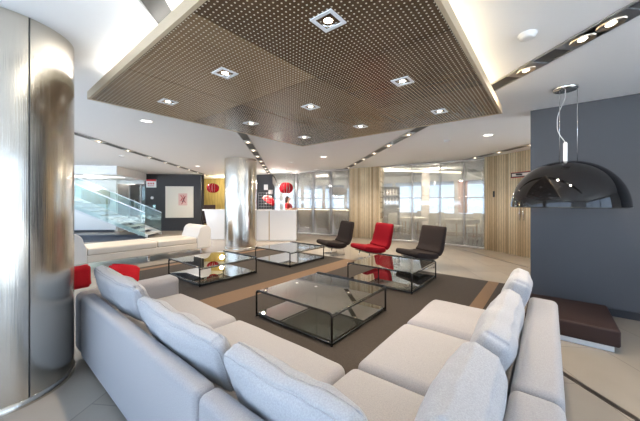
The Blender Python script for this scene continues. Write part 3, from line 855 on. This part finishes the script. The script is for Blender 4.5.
def lantern(X,Y,z,r,label):
    c = CW(X,Y,z); t = thing('red_lantern', label, 'lantern', c, 'red slatted lanterns')
    h = r*.82
    MB().lathe([(r*.90*math.cos(math.radians(a))**.7 if abs(a)<90 else 0, h*.93*math.sin(math.radians(a))) for a in range(-90,91,10)],c,32,cap=False).build('core','pale_shade',t)
    for k in range(14):
        a = 2*PI*k/14+.22
        pts = [(c.x+math.cos(a)*(r*math.cos(math.radians(e))**.7), c.y+math.sin(a)*(r*math.cos(math.radians(e))**.7), c.z+h*math.sin(math.radians(e))) for e in range(-80,81,10)]
        V=[];Fc=[]
        tx = Vector((-math.sin(a),math.cos(a),0))
        for i,p in enumerate(pts):
            e = -80+10*i; ww = r*.150*math.cos(math.radians(e))**.7+.004; rd = Vector((math.cos(a),math.sin(a),0))*.012
            for sx in (-1,1):
                for sr in (-1,1): V.append(Vector(p)+tx*ww*sx+rd*sr)
        for i in range(len(pts)-1):
            o=4*i; q=o+4
            Fc += [(o,o+1,q+1,q),(o+2,q+2,q+3,o+3),(o,q,q+2,o+2),(o+1,o+3,q+3,q+1)]
        Fc += [(0,2,3,1),tuple(4*(len(pts)-1)+j for j in (0,1,3,2))]
        MB().add(V,Fc).build('slat','red_gloss',t)
    for sz in (-1,1): MB().lathe([(0,sz*h*1.02),(r*.42,sz*h*.99),(r*.44,sz*h*.94)],c,24,cap=False).build('cap','red_gloss',t)
    MB().tube([(c.x,c.y,c.z+h),(c.x,c.y,HC-.002)],.004,6).build('cord','alu',t)
    return t
lantern(-1.26,10.55,1.905,.245,'round red slatted lantern hanging over the receptionist')
lantern(-4.50,11.9,1.965,.235,'round red slatted lantern hanging before the yellow timber panel')
# tilted red shade and notices near the dark reception wall
rs = thing('red_shade_lamp','tilted red bowl shade hanging by the dark wall behind the reception desk','lamp',CW(-2.05,11.2,1.42))
Rm = Matrix.Translation(CW(-2.05,11.2,1.40)) @ rotz(TH_CAM) @ Matrix.Rotation(math.radians(38),4,'Y')
MB().lathe([(.28,-.02),(.27,.05),(.23,.13),(.15,.19),(.06,.22),(0,.225)],(0,0,0),28,cap=False,mtx=Rm).build('shade','red_gloss',rs)
MB().lathe([(.0,.0),(.265,-.015)],(0,0,0),28,cap=False,mtx=Rm).build('diffuser','red_plain',rs)
hp = Rm @ Vector((0,0,.22)); MB().tube([hp,(hp.x,hp.y,HC-.002)],.005,6).build('cord','dark_plastic',rs)
for (X,Y,z,w,h,mt,lb) in ((-2.60,13.62,2.08,.20,.26,'white','white notice pinned high on the dark reception wall'),(-2.37,13.56,1.85,.20,.20,'pale_shade','pale square notice pinned lower on the dark reception wall')):
    R_ = Matrix.Translation(CW(X,Y,z)) @ rotz(TH_CAM-.226)
    o = MB().box(-w/2,w/2,-.012,.0,-h/2,h/2,R_).build('wall_notice',mt,None,origin=CW(X,Y,z)); tag(o,lb,'notice')
rk = thing('wire_rack','white wire grid rack standing on the reception desk by the steel column','rack',CW(-2.1,10.45,1.10))
Rr = Matrix.Translation(CW(-2.02,10.42,1.101)) @ rotz(TH_CAM)
g_ = MB()
for k in range(6): g_.tube([(-.24+.096*k,0,0),(-.24+.096*k,0,.62)],.004,5,mtx=Rr)
for k in range(7): g_.tube([(-.24,0,.02+.1*k),(.24,0,.02+.1*k)],.004,5,mtx=Rr)
g_.build('grid','alu',rk); MB().box(-.25,.25,-.05,.07,0,.012,Rr).build('foot_plate','alu',rk)

# receptionist
def skinned(name, verts, edges, radii, mt, parent, root=0, sub=2):
    me = bpy.data.meshes.new(name); me.from_pydata([tuple(v) for v in verts], edges, []); me.update()
    o = bpy.data.objects.new(name, me); COL.objects.link(o); o.parent = parent
    md = o.modifiers.new('Skin','SKIN'); md.use_smooth_shade = True
    for i, r in enumerate(radii):
        sv = me.skin_vertices[0].data[i]; rr_ = r if isinstance(r, tuple) else (r, r); sv.radius = rr_; sv.use_root = (i == root)
    s_ = o.modifiers.new('Subdivision','SUBSURF'); s_.levels = sub; s_.render_levels = sub
    me.materials.append(M[mt]); return o
def receptionist():
    t = thing('person','person with long dark hair in a red top standing behind the white desk','person',CW(-1.25,11.12))
    t.rotation_euler.z = TH_CAM + 1.15
    # local frame: x to the side, -y towards the lounge
    V = [(0,0,.88),(0,0,1.02),(0,.01,1.18),(0,.015,1.30),(0,.0,1.37),(0,-.01,1.44),(0,-.025,1.50),(0,-.02,1.56),
         (.10,.01,1.28),(.165,.0,1.27),(.20,-.06,1.06),(.14,-.27,1.13),(.12,-.34,1.135),
         (-.10,.01,1.28),(-.165,.0,1.27),(-.20,-.06,1.06),(-.14,-.27,1.13),(-.12,-.34,1.135),
         (.085,0,.82),(.085,-.01,.47),(.085,.02,.08),(.085,-.10,.035),
         (-.085,0,.82),(-.085,-.01,.47),(-.085,.02,.08),(-.085,-.10,.035)]
    E = [(0,1),(1,2),(2,3),(3,4),(4,5),(5,6),(6,7),(3,8),(8,9),(9,10),(10,11),(11,12),(3,13),(13,14),(14,15),(15,16),(16,17),
         (0,18),(18,19),(19,20),(20,21),(0,22),(22,23),(23,24),(24,25)]
    Rd = [(.145,.10),(.115,.085),(.14,.095),(.11,.08),(.045,.045),(.05,.055),(.072,.085),(.065,.078),
          .062,.055,.040,.032,.024,.062,.055,.040,.032,.024,(.085,.085),.058,.038,.030,(.085,.085),.058,.038,.030]
    body = skinned('body', V, E, Rd, 'skin', t)
    # red top over torso and upper arms
    TV = [V[i] for i in (0,1,2,3)] + [V[8],V[9],(.195,-.045,1.11),V[13],V[14],(-.195,-.045,1.11)]
    TE = [(0,1),(1,2),(2,3),(3,4),(4,5),(5,6),(3,7),(7,8),(8,9)]
    skinned('top', TV, TE, [(.155,.112),(.128,.098),(.152,.108),(.118,.09),.072,.066,.052,.072,.066,.052], 'red_plain', t)
    skinned('trousers', [V[0],V[18],V[19],(.085,.018,.12),V[22],V[23],(-.085,.018,.12)], [(0,1),(1,2),(2,3),(0,4),(4,5),(5,6)], [(.15,.11),.096,.07,.055,.096,.07,.055], 'trouser', t)
    skinned('hair', [(0,-.015,1.59),(0,.03,1.55),(0,.05,1.45),(0,.065,1.33),(0,.085,1.20)], [(0,1),(1,2),(2,3),(3,4)], [(.085,.085),(.105,.095),(.11,.085),(.10,.065),(.07,.04)], 'hair', t)
    for sx in (-1,1):
        MB().lathe([(0,-.010),(.009,0),(0,.010)],(sx*.028,-.103,1.515),10,cap=False).build('eye','dark_plastic',None).parent = t
        for k in range(4):
            d = .018*(k-1.5)
            skinned('finger', [(sx*.12+d*.6,-.345,1.135),(sx*.12+d,-.385,1.13),(sx*.12+d,-.41-.006*(k in (1,2)),1.122)], [(0,1),(1,2)], [.009,.008,.007], 'skin', t, sub=1)
        skinned('thumb', [(sx*.105,-.335,1.135),(sx*.082,-.36,1.13),(sx*.075,-.382,1.125)], [(0,1),(1,2)], [.010,.009,.008], 'skin', t, sub=1)
    skinned('nose', [(0,-.098,1.512),(0,-.118,1.485)], [(0,1)], [.010,.012], 'skin', t, sub=1)
    skinned('mouth', [(-.02,-.105,1.455),(.02,-.105,1.455)], [(0,1)], [.006,.006], 'red_paint', t, sub=1)
receptionist()

# dark office chair by the check-in desk
oc = thing('office_chair','dark brown padded chair half hidden behind the check-in desk','chair',CW(-5.15,13.2))
RO = Matrix.Translation(CW(-5.05,13.0)) @ rotz(TH_CAM+.5)
MB().soft(0,0,.46,.27,.27,.05,.03,(3,3,1),mtx=RO).build('seat','ottoman',oc)
MB().soft(0,.25,.86,.27,.04,.38,.035,(3,1,3),mtx=RO).build('backrest','ottoman',oc)
MB().tube([RO@Vector((0,0,.04)),RO@Vector((0,0,.42))],.03).build('stem','black_steel',oc)
MB().lathe([(.26,0),(.26,.02),(.04,.05)],RO@Vector((0,0,0)),24).build('base','black_steel',oc)

# ================================================================ PICTURE, SIGN, SWITCHES ON THE DARK WALL
RW = Matrix.Translation(CW(-7.02,13.52)) @ rotz(TH_CAM+.118)
def wb(x0,x1,y0,y1,z0,z1): return MB().box(x0,x1,y0,y1,z0,z1,RW)
pa = thing('painting','large square off-white painting with a small pinkish red figure on the dark wall','painting',RW@Vector((.27,0,1.38)))
wb(-.33,.94,-.04,.0,.62,2.12).build('canvas','canvas',pa)
wb(.26,.66,-.043,-.0405,1.21,1.78).build('pink_patch','pink_paint',pa)
fig = MB()
for pts,r_ in (([(.36,1.70),(.44,1.60),(.40,1.48),(.47,1.36),(.40,1.27)],.016),([(.47,1.70),(.55,1.58),(.50,1.46),(.58,1.34)],.014),([(.33,1.42),(.45,1.52),(.60,1.66)],.012)):
    fig.tube([RW@Vector((x,-.046,z)) for x,z in pts],r_,6)
fig.build('figure','red_paint',pa)
dk = MB().tube([RW@Vector((x,-.052,z)) for x,z in ((.56,1.60),(.50,1.52),(.48,1.42),(.44,1.37))],.018,6); dk.build('dark_stroke','dark_plastic',pa)
sg = thing('wall_sign','small white and red notice sign high on the dark wall by the lift','sign',RW@Vector((-1.0,0,2.3)))
wb(-1.19,-.75,-.03,.0,2.06,2.44).build('board','white',sg)
wb(-1.19,-.75,-.036,-.031,2.35,2.44).build('red_band','red_plain',sg)
lt_ = MB()
for k,x in enumerate((-1.12,-1.04,-.96,-.88)): lt_.box(x,x+.045,-.036,-.031,2.20,2.29,RW)
lt_.box(-1.12,-.83,-.036,-.031,2.12,2.15,RW); lt_.build('lettering','red_plain',sg)
cl = thing('wall_lamp','small white round fitting on the dark wall beside the lift','wall fitting',RW@Vector((-.95,0,1.55)))
MB().lathe([(.07,0),(.07,.03),(.05,.05),(0,.052)],(0,0,0),20,mtx=RW@Matrix.Translation((-.93,0,1.57))@Matrix.Rotation(PI/2,4,'X')).build('cover','white_gloss',cl)
cb = thing('call_button','small steel call button plate on the dark wall below the round fitting','switch',RW@Vector((-.85,0,1.15)))
wb(-.90,-.78,-.02,0,1.06,1.24).build('plate','chrome',cb); MB().lathe([(.022,0),(.022,.01)],(0,0,0),14,mtx=RW@Matrix.Translation((-.84,-.02,1.16))@Matrix.Rotation(PI/2,4,'X')).build('button','white',cb)

# exit light box on the timber wall
p = curve_at(521.5); q = p.normalized()*(p.length-.30); pe = curve_at(513); pf = curve_at(530)
ang = math.atan2(*( (CW(*pf)-CW(*pe)).yx )) 
RX = Matrix.Translation(CW(q.x,q.y,2.08)) @ rotz(ang)
el = thing('emergency_light','slim dark red framed emergency light box on the timber wall above the door','emergency light',CW(q.x,q.y,2.08))
MB().box(-.27,.27,-.03,.03,-.06,.06,RX).build('housing','dark_plastic',el)
for sy in (-1,1): MB().box(-.24,.24,sy*.0305-.002,sy*.0305+.002,-.035,.035,RX).build('diffuser','pale_shade',el)
for (x0,x1,zz0,zz1) in ((-.275,.275,.058,.068),(-.275,.275,-.068,-.058)): MB().box(x0,x1,-.034,.034,zz0,zz1,RX).build('red_edge','red_plain',el)
MB().box(-.05,.05,-.12,-.03,-.02,.02,RX).build('bracket','dark_plastic',el)

# ================================================================ STAIRCASE
st = thing('staircase','white staircase with glass balustrade climbing towards the lift wall','staircase',CW(-6.1,10.9))
dirv = CW(-1,-.115).normalized(); nrm = CW(-.115,1.0).normalized()
S0 = CW(-6.62,10.88)
ns, rise, run = 10, .148, .335
for k in range(ns):
    a = S0 + dirv*run*k; b_ = a + dirv*(run+.03)
    MB().prism([a, b_, b_+nrm*1.15, a+nrm*1.15], rise*(k+1)-.045, rise*(k+1)).build('tread','stone_step',st)
def raked(off, th, lo, hi, k0=0, k1=ns):
    A_ = S0 + nrm*off; V=[]
    for s_, e in ((k0*run, rise*k0/1.0), (k1*run, rise*k1)):
        for zz in (lo,hi):
            for o_ in (0, th):
                q = A_ + dirv*s_ + nrm*o_; V.append((q.x,q.y,max(.004,e+zz)))
    return MB().add(V,[(0,1,3,2),(4,6,7,5),(0,4,5,1),(2,3,7,6),(0,2,6,4),(1,5,7,3)])
raked(-.03,.03,-.12,.13).build('stringer','stone_step',st)
raked(1.15,.03,-.12,.13).build('stringer','stone_step',st)
raked(-.045,.014,.0,.92,.25).build('balustrade_glass','rail_glass',st)
raked(1.165,.014,.0,.92).build('balustrade_glass','rail_glass',st)
raked(-.055,.034,.92,.955,.3).build('handrail','alu',st)
raked(1.155,.034,.92,.955).build('handrail','alu',st)
# landing block and stair wall beyond
struct(MB().slab_between(CW(-13.7,12.5),CW(-9.44,13.0),.03,.001,.10),'baseboard_lobby_shade','dark_wall')  # dark colour of this strip stands in for the shadow under the stairs
tag(MB().slab_between(CW(-10.78,12.80),CW(-9.62,12.95),.04,1.28,1.93).build('tan_board','kraft'),'tan board on the white lobby wall seen through the stair glass','board')
bk = struct(MB().prism([CW(-14,9.6),CW(-7.4,10.3),CW(-8.1,13.2),CW(-14,12.5)],2.38,HC-.002),'ceiling_bulkhead','white')
for k in range(2):
    a = CW(-8.9-.9*k,10.7); b_ = CW(-8.1-.9*k,11.6)
    w_ = CW(.12,-.03)
    o = MB().prism([a, b_, b_+w_, a+w_],2.372,2.3795).build('linear_light','lamp_glow_soft'); tag(o,['bright slanted ceiling light over the stairs, next to the dark wall','bright slanted ceiling light over the stairs, farther along'][k],'ceiling light','slanted lights above the stairs')
cp = tag(MB().prism([CW(-10.9,9.6),CW(-6.7,10.0),CW(-6.9,11.9),CW(-10.9,11.55)],.001,.012).build('carpet','grey_carpet'),'blue grey carpet below the glass staircase','carpet')

# ================================================================ RESTAURANT FURNITURE BEHIND THE GLASS
def dine_table():
    t = thing('dining_table','', 'table')
    MB().box(-.45,.45,-.45,.45,.72,.745).build('tabletop','oak',t)
    V=[];n=8
    MB().soft(0,0,.68,.46,.46,.075,.012,(4,4,2)).build('tablecloth','cloth_white',t)
    for x in (-.38,.38):
        for y in (-.38,.38): MB().box(x-.02,x+.02,y-.02,y+.02,0,.72).build('leg','oak',t)
    return t
def dine_chair():
    t = thing('dining_chair','', 'chair')
    MB().soft(0,0,.45,.22,.22,.025,.02,(3,3,1)).build('seat','cloth_white',t)
    MB().soft(0,.21,.72,.21,.018,.24,.018,(3,1,3)).build('backrest','cloth_white',t)
    for x in (-.18,.18):
        for y in (-.18,.19): MB().tube([(x,y,0),(x,y,.44)],.014).build('leg','oak',t)
    return t
tb = None
for (X,Y,lb) in ((5.15,10.35,'cloth covered dining table behind the glass next to the timber door wall'),(3.9,11.5,'cloth covered dining table behind the middle of the long glass screen'),(3.45,13.25,'cloth covered dining table deep behind the glass by the timber pier')):
    t = dine_table() if tb is None else copy_tree(tb); tb = tb or t
    t.location = CW(X,Y); t.rotation_euler.z = TH_CAM+.6; tag(t,lb,'table','dining tables behind the glass')
ch = None
for (X,Y,r_,lb) in ((2.95,10.95,.4,'pale dining chair behind the glass between the red and brown lounge chairs'),(4.35,10.5,1.8,'pale dining chair beside the cloth table next to the timber door wall'),(4.85,11.75,-1.4,'pale dining chair on the window side of the middle dining table'),(4.55,13.5,-1.4,'pale dining chair at the deep dining table behind the glass'),(5.9,10.9,-1.3,'pale dining chair tucked between the cloth table and the windows')):
    c = dine_chair() if ch is None else copy_tree(ch); ch = ch or c
    c.location = CW(X,Y); c.rotation_euler.z = TH_CAM+r_; tag(c,lb,'chair','dining chairs behind the glass')
struct(MB().box(-.16,.16,-.16,.16,0,HC-.001,Matrix.Translation(CW(4.75,12.7))@rotz(.3)),'pillar','pale_shade')
o = thing('banner_panel','narrow red and pink banner standing behind the glass screen','banner',CW(5.5,11.25))
bq = MB().slab_between(CW(5.52,11.30),CW(5.80,11.12),.02,.95,2.15); bq.build('print','pink_paint',o)
MB().slab_between(CW(5.50,11.31),CW(5.82,11.11),.03,2.15,2.19).build('top_rail','red_plain',o); MB().tube([CW(5.66,11.21,.012),CW(5.66,11.21,.95)],.012).build('stand','alu',o)
MB().lathe([(.16,0),(.16,.012)],CW(5.66,11.21),20).build('foot','alu',o)
su = thing('shelf_unit','dark open shelf unit with bottles behind the long glass screen','shelf unit',CW(3.05,12.3))
RS = Matrix.Translation(CW(3.05,12.3)) @ rotz(TH_CAM+.1)
for x in (-.38,.36): MB().box(x,x+.02,-.14,.14,0,2.05,RS).build('side_panel','dark_plastic',su)
MB().box(-.36,.36,.12,.14,.02,2.05,RS).build('back_panel','dark_wall',su)
for z in (.25,.75,1.25,1.65,2.03): MB().box(-.36,.36,-.14,.12,z,z+.02,RS).build('shelf','alu',su)
b0 = None
for z in (1.271,1.671):
    for i in range(5):
        if b0 is None:
            b0 = MB().lathe([(.034,0),(.036,.01),(.036,.16),(.014,.22),(.013,.28),(0,.281)],(0,0,0),14).build('bottle','pale_shade'); o = b0
        else: o = b0.copy(); COL.objects.link(o)
        o.location = RS @ Vector((-.28+.14*i,-.02,z)); o.rotation_euler = (0,0,0)
        tag(o,'small pale bottle in a row on the dark shelf unit behind the glass','bottle','bottles on the shelf unit')
pp = thing('pale_pendant_lamp','pale bowl pendant lamp hanging behind the reception glass','pendant lamp',CW(.80,13.0,1.8))
cpx = CW(.82,13.0)
MB().lathe([(0,1.66),(.20,1.68),(.38,1.76),(.44,1.86),(.36,1.98),(.18,2.05),(.03,2.07)],(cpx.x,cpx.y,0),32,cap=False).build('shade','pale_shade',pp)
MB().tube([(cpx.x,cpx.y,2.06),(cpx.x,cpx.y,HC-.002)],.006).build('cord','alu',pp)
for (X,Y,e) in ((4.6,11.2,130),(3.0,11.6,90),(.2,14.6,140)):
    light('cafe_lamp','POINT',CW(X,Y,2.45),e,(1,.88,.72),shadow_soft_size=.12)
light('alcove_lamp','POINT',CW(-5.2,15.0,2.2),70,(1,.82,.5),shadow_soft_size=.1)
light('reception_lamp','POINT',CW(-1.9,12.3,2.1),40,(1,.92,.82),shadow_soft_size=.12)
light('stair_lamp','POINT',CW(-9.4,11.5,2.0),26,(1,.97,.93),shadow_soft_size=.15)
light('lift_lamp','POINT',CW(-9.2,14.5,2.3),12,(1,.9,.78),shadow_soft_size=.1)

# ================================================================ SKY, CAMERA, VIEW
w = bpy.data.worlds.new('World'); scene.world = w; w.use_nodes = True
nt = w.node_tree; bg = nt.nodes['Background']
tc = nt.nodes.new('ShaderNodeTexCoord'); sp = nt.nodes.new('ShaderNodeSeparateXYZ'); rp = nt.nodes.new('ShaderNodeValToRGB')
nt.links.new(tc.outputs['Generated'], sp.inputs[0]); nt.links.new(sp.outputs['Z'], rp.inputs['Fac'])
rp.color_ramp.elements[0].position = 0.0; rp.color_ramp.elements[0].color = (.66,.80,1,1)
rp.color_ramp.elements[1].position = .6; rp.color_ramp.elements[1].color = (.53,.73,1,1)
nt.links.new(rp.outputs['Color'], bg.inputs['Color']); bg.inputs['Strength'].default_value = 3.0
sun = light('sun','SUN',(30,5,40),20,(.90,.95,1),angle=math.radians(.6)); sun.rotation_euler = (0,math.radians(30),math.radians(25))
def portal(c, sx, sy, rot):
    d = bpy.data.lights.new('window_portal','AREA'); d.shape='RECTANGLE'; d.size=sx; d.size_y=sy; d.cycles.is_portal=True
    o = bpy.data.objects.new('window_portal',d); COL.objects.link(o); o.location=c; o.rotation_euler=rot
portal((A0-.02, 10.4, 1.33), 2.43, 22.9, (0,-PI/2,0))
portal((.875, -3.98, 1.33), 5.25, 2.43, (PI/2,0,0))

cam = bpy.data.cameras.new('camera'); co = bpy.data.objects.new('camera',cam); COL.objects.link(co); scene.camera = co
co.location = (0,0,H); co.rotation_euler = (PI/2,0,TH_CAM)
cam.sensor_width = 36; cam.lens = F/640*36; cam.shift_y = -(210.5-V0)/640; cam.clip_start = .02
scene.view_settings.view_transform = 'Standard'; scene.view_settings.look = 'None'; scene.view_settings.gamma = 1; scene.view_settings.use_curve_mapping = False
scene.view_settings.exposure = 0.45
cy = scene.cycles
cy.use_denoising = True; cy.max_bounces = 10; cy.diffuse_bounces = 4; cy.glossy_bounces = 6; cy.transparent_max_bounces = 16; cy.transmission_bounces = 6
cy.sample_clamp_indirect = 6.0; cy.caustics_reflective = False; cy.caustics_refractive = False
